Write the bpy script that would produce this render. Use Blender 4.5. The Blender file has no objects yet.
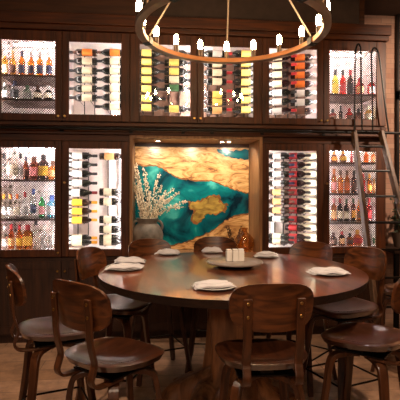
import bpy, bmesh, math, random
from mathutils import Vector, Matrix, noise
random.seed(7)
sin, cos, pi = math.sin, math.cos, math.pi
S = bpy.context.scene
COL = S.collection

# ------------------------------------------------------------------ camera, light, exposure
EYE = 1.445; FPX = 466.0; HZ = 188.0; YAW = math.radians(5.6)
cam = bpy.data.cameras.new('camera'); camo = bpy.data.objects.new('camera', cam); COL.objects.link(camo)
cam.sensor_width = 36; cam.lens = 36*FPX/400; cam.shift_y = -(200-HZ)/400
camo.location = (0, 0, EYE)
camo.rotation_euler = (Matrix.Rotation(-YAW, 3, 'Z') @ Matrix.Rotation(pi/2, 3, 'X') @ Matrix.Rotation(math.radians(0.15), 3, 'Z')).to_euler()
cam.clip_start = 0.05
S.camera = camo
S.cycles.denoising_prefilter = 'NONE'
S.view_settings.view_transform = 'Standard'; S.view_settings.look = 'None'
S.view_settings.exposure = 0.2; S.view_settings.gamma = 1.0; S.view_settings.use_curve_mapping = False
w = bpy.data.worlds.new('world'); S.world = w; w.use_nodes = True
w.node_tree.nodes['Background'].inputs[0].default_value = (1.0, 0.72, 0.5, 1)
w.node_tree.nodes['Background'].inputs[1].default_value = 0.035

def area(name, loc, target, size, power, color, size_y=None):
    l = bpy.data.lights.new(name, 'AREA'); l.energy = power; l.color = color
    l.shape = 'RECTANGLE'; l.size = size; l.size_y = size_y or size
    o = bpy.data.objects.new(name, l); COL.objects.link(o); o.location = loc
    o.rotation_euler = (Vector(target)-Vector(loc)).to_track_quat('-Z', 'Y').to_euler()
    return o
def spot(name, loc, target, power, color, deg=80, blend=.6, r=.04):
    l = bpy.data.lights.new(name, 'SPOT'); l.energy = power; l.color = color
    l.spot_size = math.radians(deg); l.spot_blend = blend; l.shadow_soft_size = r
    o = bpy.data.objects.new(name, l); COL.objects.link(o); o.location = loc
    o.rotation_euler = (Vector(target)-Vector(loc)).to_track_quat('-Z', 'Y').to_euler()
    return o
area('camera_side_fill', (-1.4, -2.6, 2.75), (0.4, 3.0, 0.5), 2.0, 36, (1.0, .80, .62), .5)  # added warm fill from behind the camera, not a known window
spot('fill_spot', (0.9, -1.9, 3.1), (0.6, 4.4, 2.3), 150, (1.0, .58, .30), 60, .8, .05)  # this and the next: fill added to brighten the cabinet fronts, no fixture
spot('fill_spot', (-0.9, -1.9, 3.1), (-0.8, 4.4, 2.3), 50, (1.0, .58, .30), 60, .8, .05)
spot('fill_spot', (3.0, 2.7, 2.9), (2.75, 4.9, 2.0), 340, (1.0, .74, .54), 75, .8, .05)  # added to brighten the brick wall at the right, no fixture there
spot('fill_spot', (-1.2, 2.3, 3.1), (-1.1, 2.6, 0.0), 200, (1.0, .76, .54), 90, .8, .05)  # from here on: unseen overhead fill added for floor, stools and table
spot('fill_spot', (1.6, 2.4, 3.1), (1.5, 2.5, 0.0), 180, (1.0, .76, .54), 90, .8, .05)
spot('fill_spot', (0.3, 0.9, 3.1), (0.3, 1.9, 0.6), 170, (1.0, .76, .54), 100, .8, .05)

# ------------------------------------------------------------------ coordinates
def at(px, py, Y):                      # point of the plane at depth Y
    th = YAW + math.atan((px-200)/FPX); X = Y*math.tan(th)
    z = X*sin(YAW)+Y*cos(YAW)
    return X, EYE+(HZ-py)*z/FPX
def W(lat, z, h=0.0):                   # from camera-aligned floor plan to the room
    return Vector((lat*cos(YAW)+z*sin(YAW), -lat*sin(YAW)+z*cos(YAW), h))

# ------------------------------------------------------------------ materials
M = {}
def nt(name):
    m = bpy.data.materials.new(name); m.use_nodes = True; n = m.node_tree
    return m, n, n.nodes['Principled BSDF']
def rgb(h):
    h = h.lstrip('#'); c = [int(h[i:i+2], 16)/255 for i in (0, 2, 4)]
    return tuple(x/12.92 if x < .04045 else ((x+.055)/1.055)**2.4 for x in c)+(1,)
def plain(name, col, rough=.5, metal=0, emit=0, noise_amt=0, coat=0):
    m, n, b = nt(name); b.inputs['Base Color'].default_value = col
    b.inputs['Roughness'].default_value = rough; b.inputs['Metallic'].default_value = metal
    b.inputs['Coat Weight'].default_value = coat; b.inputs['Coat Roughness'].default_value = .15
    if emit:
        b.inputs['Emission Color'].default_value = col; b.inputs['Emission Strength'].default_value = emit
    if noise_amt:
        t = n.nodes.new('ShaderNodeTexNoise'); t.inputs['Scale'].default_value = 14; t.inputs['Detail'].default_value = 6
        c = n.nodes.new('ShaderNodeTexCoord'); n.links.new(c.outputs['Object'], t.inputs[0])
        r = n.nodes.new('ShaderNodeValToRGB')
        r.color_ramp.elements[0].color = tuple(x*(1-noise_amt) for x in col[:3])+(1,)
        r.color_ramp.elements[1].color = tuple(min(1, x*(1+noise_amt)) for x in col[:3])+(1,)
        r.color_ramp.elements[0].position = .3; r.color_ramp.elements[1].position = .7
        n.links.new(t.outputs[0], r.inputs[0]); n.links.new(r.outputs[0], b.inputs['Base Color'])
    M[name] = m; return m
def wood(name, dark, light, axis=0, scale=3.0, rough=.4, coat=0.0, bump=.15, stretch=14, ior=1.5, spec=.3, crough=.28):
    m, n, b = nt(name); L = n.links.new
    b.inputs['Specular IOR Level'].default_value = spec; b.inputs['Coat IOR'].default_value = ior
    c = n.nodes.new('ShaderNodeTexCoord'); mp = n.nodes.new('ShaderNodeMapping')
    sc = [scale*stretch]*3; sc[axis] = scale; mp.inputs['Scale'].default_value = sc
    L(c.outputs['Object'], mp.inputs[0])
    t = n.nodes.new('ShaderNodeTexNoise'); t.inputs['Scale'].default_value = 1; t.inputs['Detail'].default_value = 8; t.inputs['Distortion'].default_value = .8
    L(mp.outputs[0], t.inputs[0])
    t2 = n.nodes.new('ShaderNodeTexNoise'); t2.inputs['Scale'].default_value = scale; t2.inputs['Detail'].default_value = 3
    L(c.outputs['Object'], t2.inputs[0])
    mx = n.nodes.new('ShaderNodeMath'); mx.operation = 'MULTIPLY_ADD'; mx.inputs[1].default_value = .35
    L(t2.outputs[0], mx.inputs[0]); L(t.outputs[0], mx.inputs[2])
    r = n.nodes.new('ShaderNodeValToRGB'); e = r.color_ramp.elements
    e[0].position = .50 if name == 'chair_wood' else .42; e[0].color = dark; e[1].position = .84 if name == 'chair_wood' else .9; e[1].color = light
    L(mx.outputs[0], r.inputs[0]); L(r.outputs[0], b.inputs['Base Color'])
    b.inputs['Roughness'].default_value = rough; b.inputs['Coat Weight'].default_value = coat; b.inputs['Coat Roughness'].default_value = crough
    bp = n.nodes.new('ShaderNodeBump'); bp.inputs['Strength'].default_value = bump; bp.inputs['Distance'].default_value = .004
    L(t.outputs[0], bp.inputs['Height']); L(bp.outputs[0], b.inputs['Normal'])
    M[name] = m; return m
def glass(name, col, gloss=.12, rough=.05, gcol=(1, 1, 1, 1)):
    m = bpy.data.materials.new(name); m.use_nodes = True; n = m.node_tree; n.nodes.clear()
    o = n.nodes.new('ShaderNodeOutputMaterial'); mx = n.nodes.new('ShaderNodeMixShader')
    t = n.nodes.new('ShaderNodeBsdfTransparent'); t.inputs[0].default_value = col
    g = n.nodes.new('ShaderNodeBsdfGlossy'); g.inputs['Color'].default_value = gcol; g.inputs['Roughness'].default_value = rough
    lw = n.nodes.new('ShaderNodeLayerWeight'); lw.inputs[0].default_value = .25
    ma = n.nodes.new('ShaderNodeMath'); ma.operation = 'MULTIPLY_ADD'; ma.inputs[1].default_value = .5; ma.inputs[2].default_value = gloss*.3
    n.links.new(lw.outputs['Fresnel'], ma.inputs[0]); n.links.new(ma.outputs[0], mx.inputs[0])
    n.links.new(t.outputs[0], mx.inputs[1]); n.links.new(g.outputs[0], mx.inputs[2]); n.links.new(mx.outputs[0], o.inputs[0])
    M[name] = m; return m

wood('case_wood', rgb('200d05'), rgb('542809'), 0, 2.5, .5, 0, .12)
wood('case_wood_v', rgb('200d05'), rgb('542809'), 2, 2.5, .5, 0, .12)
wood('base_wood', rgb('1c0e08'), rgb('3a2012'), 2, 2.5, .5, 0, .12)
wood('trim_wood', rgb('4a2c18'), rgb('8a5a34'), 0, 2.5, .35, .2, .1)
wood('niche_wood', rgb('6e4a30'), rgb('a87b54'), 2, 2.5, .45, 0, .1)
wood('chair_wood', rgb('2a1308'), rgb('643619'), 0, 4.0, .33, .35, .12, 9)
wood('chair_leg_wood', rgb('221007'), rgb('583018'), 2, 4.0, .36, .3, .1, 9)
wood('seat_wood', rgb('1c0c06'), rgb('42200f'), 1, 4.0, .32, .85, .0, 9, 1.8, .3, .13)
wood('table_wood', rgb('1a0a05'), rgb('864626'), 1, 1.6, .3, .9, 0, 7, 1.8, .35, .09)
wood('table_edge', rgb('140a06'), rgb('2e1a10'), 0, 4, .5, 0, .3)
wood('trunk_wood', rgb('4a2a16'), rgb('b0754a'), 2, 3, .5, .1, .6, 6)
wood('ladder_wood', rgb('2c1a10'), rgb('664832'), 2, 3, .45, 0, .15)
wood('soffit_wood', rgb('24120a'), rgb('4a2a16'), 0, 1.5, .5, 0, .2)
wood('shelf_wood', rgb('2a160c'), rgb('4a2a18'), 0, 3, .45, 0, .1)
plain('ceiling_paint', rgb('32221a'), .8, noise_amt=.2)
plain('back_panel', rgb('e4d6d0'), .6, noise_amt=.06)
plain('back_panel_dim', rgb('6e5040'), .6, noise_amt=.15)  # darker copy of back_panel; weaker light in these bays put into the colour
plain('black_metal', rgb('15110f'), .4, .6)
plain('rod_metal', rgb('1a1614'), .3, .8)
plain('chandelier_metal', rgb('a8937f'), .42, .45)
plain('chandelier_inner', rgb('b8794a'), .35, .6)
plain('socket_metal', rgb('4a3a30'), .4, .8)
plain('brass', rgb('b08a50'), .3, 1)
plain('chrome', rgb('c9c4be'), .2, 1)
plain('led', (1, .93, .92, 1), .5, emit=52)
plain('led_strong', (1, .93, .90, 1), .5, emit=140)
plain('led_soft', (1, .93, .92, 1), .5, emit=130)
plain('bulb_glow', (1, .70, .38, 1), .5, emit=85)
plain('downlight_glow', (1, .86, .66, 1), .5, emit=40)
plain('dark_glass', rgb('0c0f0b'), .12, coat=.5)
plain('pale_glass', rgb('e2dcc0'), .2, coat=.5)
plain('dark_red_glass', rgb('25080a'), .12, coat=.5)
plain('dark_brown_glass', rgb('2a1409'), .12, coat=.5)
plain('plate_white', rgb('b4aeac'), .25, coat=.4)
plain('napkin_cloth', rgb('bcb6b8'), .85, noise_amt=.06)
plain('shaker_ceramic', rgb('cfc8c0'), .4)
plain('susan_top', rgb('8c8078'), .3, .3)
plain('clay', rgb('766e66'), .7, noise_amt=.45)
plain('stem_tan', rgb('8a6a40'), .8)
plain('bud_white', rgb('f6ead4'), .8)
plain('twig_brown', rgb('5a3a20'), .8)
plain('leaf_dark', rgb('27321f'), .6, noise_amt=.3)
plain('soil', rgb('20150e'), .9)
plain('terracotta', rgb('4c3a2e'), .7)
plain('screen_metal', rgb('0e0a08'), .8, 0)
plain('cap_black', rgb('1c1a20'), .4)
plain('wall_warm', rgb('b98a68'), .8, noise_amt=.12)
plain('cream_plastic', rgb('c8b8a0'), .5)
plain('teal_edge', rgb('0a3a3a'), .3)
glass('pane', (.97, .97, .96, 1), .02, .0)
CC = {'red': 'b01c22', 'darkred': '7c1420', 'gold': 'e0a020', 'yellow': 'd8ac24', 'cream': 'd0c4a8', 'white': 'ccc8c4', 'paleyellow': 'dcc466',
      'orange': 'd8701c', 'black': '18161a', 'blue': '2c4c9c', 'green': '2f5a34', 'tan': 'd6a468', 'grey': '9a948e', 'brown': '5a3420', 'pink': 'd88a88', 'navy': '1c2648'}
for k, v in CC.items(): plain('paper_'+k, rgb(v), .6)
GL = {'clear': (.93, .95, .96, 1), 'gold': (.95, .72, .22, 1), 'amber': (.80, .40, .07, 1), 'darkamber': (.38, .14, .05, 1), 'orange': (.90, .38, .08, 1), 'yellow': (.96, .90, .28, 1),
      'red': (.80, .10, .08, 1), 'green': (.12, .70, .26, 1), 'blue': (.34, .74, .92, 1), 'palegreen': (.76, .88, .78, 1), 'smoke': (.20, .12, .10, 1), 'white': (.97, .95, .92, 1)}
for k, v in GL.items(): glass('liquid_'+k, v, .15, .08)
glass('amber_vase', (.88, .70, .46, 1), .25, .05)
glass('clear_glass', (.92, .93, .94, 1), .2, .04)

# plaster-brick wall
def brick_mat():
    m, n, b = nt('brick'); L = n.links.new
    c = n.nodes.new('ShaderNodeTexCoord'); mp = n.nodes.new('ShaderNodeMapping'); mp.inputs['Rotation'].default_value = (pi/2, 0, 0)
    t = n.nodes.new('ShaderNodeTexBrick'); t.inputs['Scale'].default_value = 4.5
    t.inputs['Color1'].default_value = rgb('a07c68'); t.inputs['Color2'].default_value = rgb('8c6654'); t.inputs['Mortar'].default_value = rgb('7c6658'); t.inputs['Mortar Size'].default_value = .012
    L(c.outputs['Object'], mp.inputs[0]); L(mp.outputs[0], t.inputs[0]); L(t.outputs[0], b.inputs['Base Color'])
    b.inputs['Roughness'].default_value = .85
    bp = n.nodes.new('ShaderNodeBump'); bp.inputs['Strength'].default_value = .3; L(t.outputs[1], bp.inputs['Height']); L(bp.outputs[0], b.inputs['Normal'])
    M['brick'] = m
brick_mat()
def floor_mat():
    m, n, b = nt('floor'); L = n.links.new
    c = n.nodes.new('ShaderNodeTexCoord')
    t = n.nodes.new('ShaderNodeTexBrick'); t.inputs['Scale'].default_value = 1.0; t.inputs['Brick Width'].default_value = .9; t.inputs['Row Height'].default_value = .2
    t.inputs['Color1'].default_value = rgb('a5816a'); t.inputs['Color2'].default_value = rgb('8a6850'); t.inputs['Mortar'].default_value = rgb('6c5442'); t.inputs['Mortar Size'].default_value = .004
    L(c.outputs['Object'], t.inputs[0])
    z = n.nodes.new('ShaderNodeTexNoise'); z.inputs['Scale'].default_value = 8; z.inputs['Detail'].default_value = 10; z.inputs['Roughness'].default_value = .7; L(c.outputs['Object'], z.inputs[0])
    r = n.nodes.new('ShaderNodeValToRGB'); r.color_ramp.elements[0].position = .3; r.color_ramp.elements[0].color = (.42, .40, .38, 1); r.color_ramp.elements[1].position = .7; r.color_ramp.elements[1].color = (1.45, 1.4, 1.3, 1)
    L(z.outputs[0], r.inputs[0])
    mx = n.nodes.new('ShaderNodeMix'); mx.data_type = 'RGBA'; mx.blend_type = 'MULTIPLY'; mx.inputs[0].default_value = .8
    L(t.outputs[0], mx.inputs[6]); L(r.outputs[0], mx.inputs[7]); L(mx.outputs[2], b.inputs['Base Color'])
    b.inputs['Roughness'].default_value = .5
    M['floor'] = m
floor_mat()
def art_mats():
    m, n, b = nt('art_resin'); L = n.links.new
    c = n.nodes.new('ShaderNodeTexCoord')
    t = n.nodes.new('ShaderNodeTexNoise'); t.inputs['Scale'].default_value = 3.6; t.inputs['Detail'].default_value = 9; t.inputs['Distortion'].default_value = .7; L(c.outputs['Object'], t.inputs[0])
    r = n.nodes.new('ShaderNodeValToRGB'); e = r.color_ramp.elements
    e[0].position = .36; e[0].color = rgb('02202e'); e[1].position = .68; e[1].color = rgb('58c8c0')
    x = e.new(.45); x.color = rgb('035460'); x = e.new(.56); x.color = rgb('067a7c')
    L(t.outputs[0], r.inputs[0]); L(r.outputs[0], b.inputs['Base Color']); b.inputs['Roughness'].default_value = .2
    M['art_resin'] = m
    m, n, b = nt('art_wood'); L = n.links.new
    c = n.nodes.new('ShaderNodeTexCoord'); mp = n.nodes.new('ShaderNodeMapping'); mp.inputs['Scale'].default_value = (1.6, 1, 5); mp.inputs['Rotation'].default_value = (0, .5, 0)
    L(c.outputs['Object'], mp.inputs[0])
    t = n.nodes.new('ShaderNodeTexNoise'); t.inputs['Scale'].default_value = 2.6; t.inputs['Detail'].default_value = 9; t.inputs['Roughness'].default_value = .62; t.inputs['Distortion'].default_value = 2.2; L(mp.outputs[0], t.inputs[0])
    r = n.nodes.new('ShaderNodeValToRGB'); e = r.color_ramp.elements
    e[0].position = .36; e[0].color = rgb('6e4220'); e[1].position = .60; e[1].color = rgb('e0b880')
    x = e.new(.45); x.color = rgb('bc8a50')
    L(t.outputs[0], r.inputs[0]); L(r.outputs[0], b.inputs['Base Color']); b.inputs['Roughness'].default_value = .3
    M['art_wood'] = m
art_mats()
wood('art_bark', rgb('3a1c08'), rgb('a06a34'), 0, 7, .4, 0, .3, 2)
wood('art_burl', rgb('5a3c14'), rgb('c8a850'), 0, 9, .4, 0, .3, 2)

# ------------------------------------------------------------------ mesh helpers
class MB:
    def __init__(s): s.v = []; s.f = []; s.mi = []; s.cur = 0
    def add(s, vs, fs):
        b = len(s.v); s.v += [tuple(x) for x in vs]
        for f in fs: s.f.append([b+i for i in f]); s.mi.append(s.cur)
        return s
    def box(s, x0, x1, y0, y1, z0, z1):
        vs = [(x, y, z) for z in (z0, z1) for y in (y0, y1) for x in (x0, x1)]
        return s.add(vs, [(0, 2, 3, 1), (4, 5, 7, 6), (0, 1, 5, 4), (2, 6, 7, 3), (0, 4, 6, 2), (1, 3, 7, 5)])
    def lathe(s, prof, n=16, a0=0, a1=2*pi, axis='z', off=(0, 0, 0), close=True):
        full = abs(a1-a0-2*pi) < 1e-6; m = n if full else n+1; vs = []
        for r, h in prof:
            for i in range(m):
                a = a0+(a1-a0)*i/n; x, y, z = r*cos(a), r*sin(a), h
                if axis == 'x': x, y, z = h, r*cos(a), r*sin(a)
                vs.append((x+off[0], y+off[1], z+off[2]))
        fs = []
        for j in range(len(prof)-1):
            for i in range(n):
                k = (i+1) % m; fs.append((j*m+i, j*m+k, (j+1)*m+k, (j+1)*m+i))
        if full and close:
            fs.append(tuple(range(m))[::-1]); fs.append(tuple((len(prof)-1)*m+i for i in range(m)))
        return s.add(vs, fs)
    def tube(s, pts, r, n=8, caps=True, flat=None, up=None):
        P = [Vector(p) for p in pts]; R = r if isinstance(r, (list, tuple)) else [r]*len(P)
        vs = []; prev = None
        for i, p in enumerate(P):
            d = (P[min(i+1, len(P)-1)]-P[max(i-1, 0)]).normalized()
            if up is not None: u = Vector(up)
            elif prev is not None: u = prev
            else: u = Vector((0, 0, 1)) if abs(d.z) < .9 else Vector((1, 0, 0))
            a = u-d*u.dot(d)
            a = a.normalized() if a.length > 1e-6 else d.orthogonal().normalized()
            prev = a; b = d.cross(a)
            for k in range(n):
                t = 2*pi*k/n+(pi/4 if n == 4 else 0)
                fl = flat or 1
                vs.append(p+a*cos(t)*R[i]+b*sin(t)*R[i]*fl)
        fs = [(j*n+i, j*n+(i+1) % n, (j+1)*n+(i+1) % n, (j+1)*n+i) for j in range(len(P)-1) for i in range(n)]
        if caps: fs += [tuple(range(n))[::-1], tuple((len(P)-1)*n+i for i in range(n))]
        return s.add(vs, fs)
    def strip(s, pts, wd, th, side=(1, 0, 0)):      # a bent flat strip; side is the width direction
        P = [Vector(p) for p in pts]; sd = Vector(side).normalized(); vs = []
        for i, p in enumerate(P):
            d = (P[min(i+1, len(P)-1)]-P[max(i-1, 0)]).normalized(); nn = d.cross(sd).normalized()
            ww = wd[i] if isinstance(wd, (list, tuple)) else wd
            for a, b in ((-1, -1), (1, -1), (1, 1), (-1, 1)): vs.append(p+sd*a*ww/2+nn*b*th/2)
        n = 4
        fs = [(j*n+i, j*n+(i+1) % n, (j+1)*n+(i+1) % n, (j+1)*n+i) for j in range(len(P)-1) for i in range(n)]
        fs += [(3, 2, 1, 0), tuple((len(P)-1)*n+i for i in range(4))]
        return s.add(vs, fs)
    def sphere(s, c, r, n=8, m=5, sc=(1, 1, 1)):
        vs = []; fs = []
        for j in range(1, m):
            for i in range(n):
                t = pi*j/m; a = 2*pi*i/n
                vs.append((c[0]+r*sc[0]*sin(t)*cos(a), c[1]+r*sc[1]*sin(t)*sin(a), c[2]+r*sc[2]*cos(t)))
        vs += [(c[0], c[1], c[2]+r*sc[2]), (c[0], c[1], c[2]-r*sc[2])]
        N = (m-1)*n
        for i in range(n):
            fs.append((N, i, (i+1) % n)); fs.append((N+1, (m-2)*n+(i+1) % n, (m-2)*n+i))
            for j in range(m-2): fs.append((j*n+i, (j+1)*n+i, (j+1)*n+(i+1) % n, j*n+(i+1) % n))
        return s.add(vs, fs)
    def shell(s, top, bot, nr=8, na=32):            # closed slab between two polar surfaces top(r,a), bot(r,a)
        vs = [top(0, 0)]
        for j in range(1, nr+1): vs += [top(j/nr, 2*pi*i/na) for i in range(na)]
        o = len(vs); vs.append(bot(0, 0))
        for j in range(1, nr+1): vs += [bot(j/nr, 2*pi*i/na) for i in range(na)]
        fs = []
        for i in range(na):
            k = (i+1) % na
            fs.append((0, 1+i, 1+k)); fs.append((o, o+1+k, o+1+i))
            for j in range(nr-1):
                A = 1+j*na; B = 1+(j+1)*na
                fs.append((A+i, B+i, B+k, A+k)); fs.append((o+A+i, o+A+k, o+B+k, o+B+i))
            E = 1+(nr-1)*na; fs.append((E+i, o+E+i, o+E+k, E+k))
        return s.add(vs, fs)
    def mesh(s, name, mats, smooth=False):
        me = bpy.data.meshes.new(name); me.from_pydata(s.v, [], s.f)
        for m in (mats if isinstance(mats, (list, tuple)) else [mats]): me.materials.append(M[m])
        me.polygons.foreach_set('material_index', s.mi)
        bm = bmesh.new(); bm.from_mesh(me); bmesh.ops.recalc_face_normals(bm, faces=bm.faces); bm.to_mesh(me); bm.free()
        if smooth:
            me.polygons.foreach_set('use_smooth', [True]*len(me.polygons))
            me.set_sharp_from_angle(angle=math.radians(42))
        me.update(); return me
    def build(s, name, mats, parent=None, smooth=False, bevel=0, label=None):
        o = bpy.data.objects.new(name, s.mesh(name, mats, smooth)); COL.objects.link(o)
        if parent: o.parent = parent
        if bevel:
            b = o.modifiers.new('bevel', 'BEVEL'); b.width = bevel; b.segments = 2; b.limit_method = 'ANGLE'
        if label: o['label'] = label
        return o
def arc(pts, n=6):      # catmull-rom
    P = [Vector(p) for p in pts]; out = []
    for i in range(len(P)-1):
        p0 = P[max(i-1, 0)]; p1 = P[i]; p2 = P[i+1]; p3 = P[min(i+2, len(P)-1)]
        for k in range(n):
            t = k/n; out.append(.5*((2*p1)+(p2-p0)*t+(2*p0-5*p1+4*p2-p3)*t*t+(-p0+3*p1-3*p2+p3)*t**3))
    out.append(P[-1]); return out
def tag(o, label, cat, group=None):
    o['label'] = label; o['category'] = cat
    if group: o['group'] = group
    return o
def thing(name, label, cat, loc=(0, 0, 0), rz=0, group=None):
    o = bpy.data.objects.new(name, None); COL.objects.link(o); o.location = loc; o.rotation_euler.z = rz
    o.empty_display_size = .05
    return tag(o, label, cat, group)
def struct(name, mb, mat, bevel=0):
    o = mb.build(name, mat, bevel=bevel); o['kind'] = 'structure'; return o
def copy_tree(o, parent=None):
    c = o.copy(); COL.objects.link(c); c.parent = parent
    for ch in [x for x in list(o.children)]: copy_tree(ch, c)
    return c

# ------------------------------------------------------------------ room shell
YF = 4.42; YB = 4.93; CEIL = 3.36
XL, XR = -1.475, 2.287
struct('floor', MB().box(-4, 5, -4, 5.6, -.1, 0), 'floor')
struct('ceiling', MB().box(-4, 5, -4, 5.6, CEIL, CEIL+.1), 'ceiling_paint')
struct('wall_back', MB().box(-4, 5, YB+.01, YB+.12, 0, CEIL), 'brick')
struct('wall_left', MB().box(-2.6, -2.5, -4, YB, 0, CEIL), 'soffit_wood')
struct('wall_right', MB().box(4.4, 4.5, -4, YB, 0, CEIL), 'wall_warm')
struct('trim_1', MB().box(XL-.6, -.12, YF+.03, YB, 3.05, CEIL).box(2.02, 2.07, YF+.02, YB, 3.05, CEIL), 'soffit_wood')
struct('trim_16', MB().box(-.12, 2.02, YF+.03, YB, 3.05, CEIL), 'ceiling_paint')
struct('trim_2', MB().box(XL-.6, XR+.03, YF-.05, YB, 2.95, 3.05).box(XL-.6, XR+.015, YF-.03, YB, 2.90, 2.95), 'case_wood', .006)
# ceiling beams
for i, (yy) in enumerate((3.75, 2.2, .6)):
    struct('trim_%d' % (3+i), MB().box(-4, 5, yy, yy+.16, CEIL-.09, CEIL), 'soffit_wood', .004)
# black steel opening at the far right
x0, _ = at(396.5, 100, YB-.03)
struct('door_1', MB().box(x0, x0+.025, YB-.05, YB+.009, 0, CEIL).box(x0, x0+1.2, YB-.05, YB+.009, 2.42, 2.52), 'black_metal')
struct('window_1', MB().box(x0+.025, x0+1.2, YB-.02, YB+.009, .9, 2.42), 'wall_warm')

# ------------------------------------------------------------------ display cabinets
GW = .478/2
DOOR_X = [-1.157, -.551, .0997, .709, 1.343, 1.949]
UZ0, UZ1 = 2.128, 2.802      # upper glass
LZ0, LZ1 = .872, 1.81        # lower glass
def screen_mesh(x0, x1, z0, z1, y, pitch=.0225, t=.0048):
    mb = MB(); 
    for sgn in (1, -1):
        c0 = (z0-x1 if sgn == 1 else z0+x0); c1 = (z1-x0 if sgn == 1 else z1+x1)
        k = c0
        while k < c1:
            # z = sgn*x + k
            pts = []
            for xx in (x0, x1):
                zz = sgn*xx+k
                if z0 <= zz <= z1: pts.append((xx, zz))
            for zz in (z0, z1):
                xx = (zz-k)*sgn
                if x0 < xx < x1: pts.append((xx, zz))
            if len(pts) >= 2:
                pts.sort(); a, b = pts[0], pts[-1]
                if b[0]-a[0] > .004: mb.tube([(a[0], y, a[1]), (b[0], y, b[1])], t*.72, 4, False)
            k += pitch
    return mb
def cabinet(label, xs, z0, z1, g0, g1, screens, shelves, backs=('back_panel', 'back_panel')):
    xa, xb = (XL, -.232) if xs[0] < -1 else ((-.232, 1.035) if xs[0] < 1 else (1.035, XR))
    xm = (xs[0]+xs[1])/2; xc = (xa+xb)/2
    t = thing('display_cabinet', label, 'cabinet', (xc, YF, z0))
    def P(mb, name, mat, par=t, **k):
        mb.v = [(v[0]-xc, v[1]-YF, v[2]-z0) for v in mb.v]; return mb.build(name, mat, par, **k)
    P(MB().box(xa, xa+.035, .02+YF, YB, z0, z1).box(xb-.035, xb, .02+YF, YB, z0, z1).box(xm-.018, xm+.018, YF+.02, YB-.02, z0, z1)
      .box(xa+.035, xb-.035, YF+.02, YB, z1-.03, z1).box(xa+.035, xb-.035, YF+.02, YB, z0, g0-.015), 'carcass', 'case_wood_v')
    for i, x in enumerate(xs):
        l, r = (xa+.035, xm-.018) if i == 0 else (xm+.018, xb-.035)
        dl, dr = (xa+.002, xm-.002) if i == 0 else (xm+.002, xb-.002)
        gl, gr = x-GW, x+GW
        d = P(MB().box(dl, gl, YF, YF+.022, z0+.004, z1-.004).box(gr, dr, YF, YF+.022, z0+.004, z1-.004)
              .box(gl, gr, YF, YF+.022, z0+.004, g0).box(gl, gr, YF, YF+.022, g1, z1-.004), 'door', 'case_wood_v', bevel=.004)
        if screens[i]:
            P(screen_mesh(gl, gr, g0, g1, YF+.012), 'mesh_screen', 'screen_metal', d)
        else:
            P(MB().box(gl, gr, YF+.009, YF+.013, g0, g1), 'glass_pane', 'pane', d)
        kx = xm+(-.03 if i == 0 else .03)
        P(MB().lathe([(.004, 0), (.004, .012), (.011, .016), (.012, .024), (.007, .029)], 12).rot_y(kx, YF, (g0+.62 if z0 < 1.5 and i else z0+.045)), 'knob', 'brass', d, smooth=True)
        P(MB().box(l+.0005, l+.004, YF+.03, YB-.0205, g0-.0148, z1-.0305).box(r-.004, r-.0005, YF+.03, YB-.0205, g0-.0148, z1-.0305)
          .box(l+.004, r-.004, YF+.03, YB-.0205, g0-.0148, g0-.012).box(l+.004, r-.004, YF+.03, YB-.0205, z1-.034, z1-.0305), 'lining', 'back_panel')
        P(MB().box(l, r, YB-.02, YB-.002, g0-.015, z1-.03), 'back_panel', backs[i])
        for s_ in (l+.006, r-.016):
            P(MB().box(s_, s_+.010, YF+.055, YF+.065, g0-.01, g1+.01), 'led_strip', 'led_strong' if screens[i] else 'led')
            if (s_ > x) == (x < .6):      # extra rear strip added to light the back, hidden by the niche-side stile
                P(MB().box(s_, s_+.010, YB-.12, YB-.11, g0-.01, g1+.01), 'led_strip', 'led_strong' if screens[i] else 'led_soft')
            if screens[i]: P(MB().box(l+.05, r-.05, YB-.16, YB-.15, z1-.046, z1-.036), 'led_strip', 'led')  # top strip added to brighten the mesh bay
        for zz in shelves[i]:
            P(MB().box(l+.02, r-.02, YF+.05, YB-.021, zz-.018, zz), 'shelf', 'shelf_wood', bevel=.002)
    return t
def rot_y(self, x, y, z):
    self.v = [(x+v[0], y-v[2], z+v[1]) for v in self.v]; return self
MB.rot_y = rot_y
YS = YF+.17                         # where standing bottles stand
def sz(py, px): return at(px, py, YS)[1]
sh_u1 = [sz(78, 30), sz(101.5, 30)]
sh_u6 = [sz(96, 350)]
sh_l1 = [sz(180, 30), sz(218.5, 30)]
sh_l6 = [sz(162.5, 350), sz(193, 350), sz(221, 350)]
cabinet('upper left cabinet with a mesh door over liquor and a glass wine door', DOOR_X[0:2], 2.06, 2.90, UZ0, UZ1, (1, 0), (sh_u1, []))
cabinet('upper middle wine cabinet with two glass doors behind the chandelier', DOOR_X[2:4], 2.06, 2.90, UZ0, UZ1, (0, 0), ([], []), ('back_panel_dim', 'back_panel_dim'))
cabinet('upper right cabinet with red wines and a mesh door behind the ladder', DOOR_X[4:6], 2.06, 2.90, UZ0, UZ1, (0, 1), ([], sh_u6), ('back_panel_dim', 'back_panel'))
cabinet('lower left cabinet with three rows of spirits beside a glass wine door', DOOR_X[0:2], .80, 1.88, LZ0, LZ1, (1, 0), (sh_l1, []))
cabinet('lower right cabinet with white capped wines and amber spirits behind the ladder', DOOR_X[4:6], .80, 1.88, LZ0, LZ1, (0, 1), ([], sh_l6))
# rail band between the rows
struct('trim_6', MB().box(XL, XR, YF+.02, YB, 1.942, 2.056).box(XL, -.235, YF+.02, YB, 1.884, 1.942).box(1.04, XR, YF+.02, YB, 1.884, 1.942), 'case_wood')
struct('trim_7', MB().box(XL, XR, YF-.015, YF+.019, 1.942, 1.975), 'case_wood', .003)
struct('trim_8', MB().box(XL, XR, YF-.012, YF+.019, 2.02, 2.05), 'case_wood', .003)
struct('trim_15', MB().box(XL-1, XL-.002, YF, YB, 0, 2.9), 'case_wood')
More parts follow.
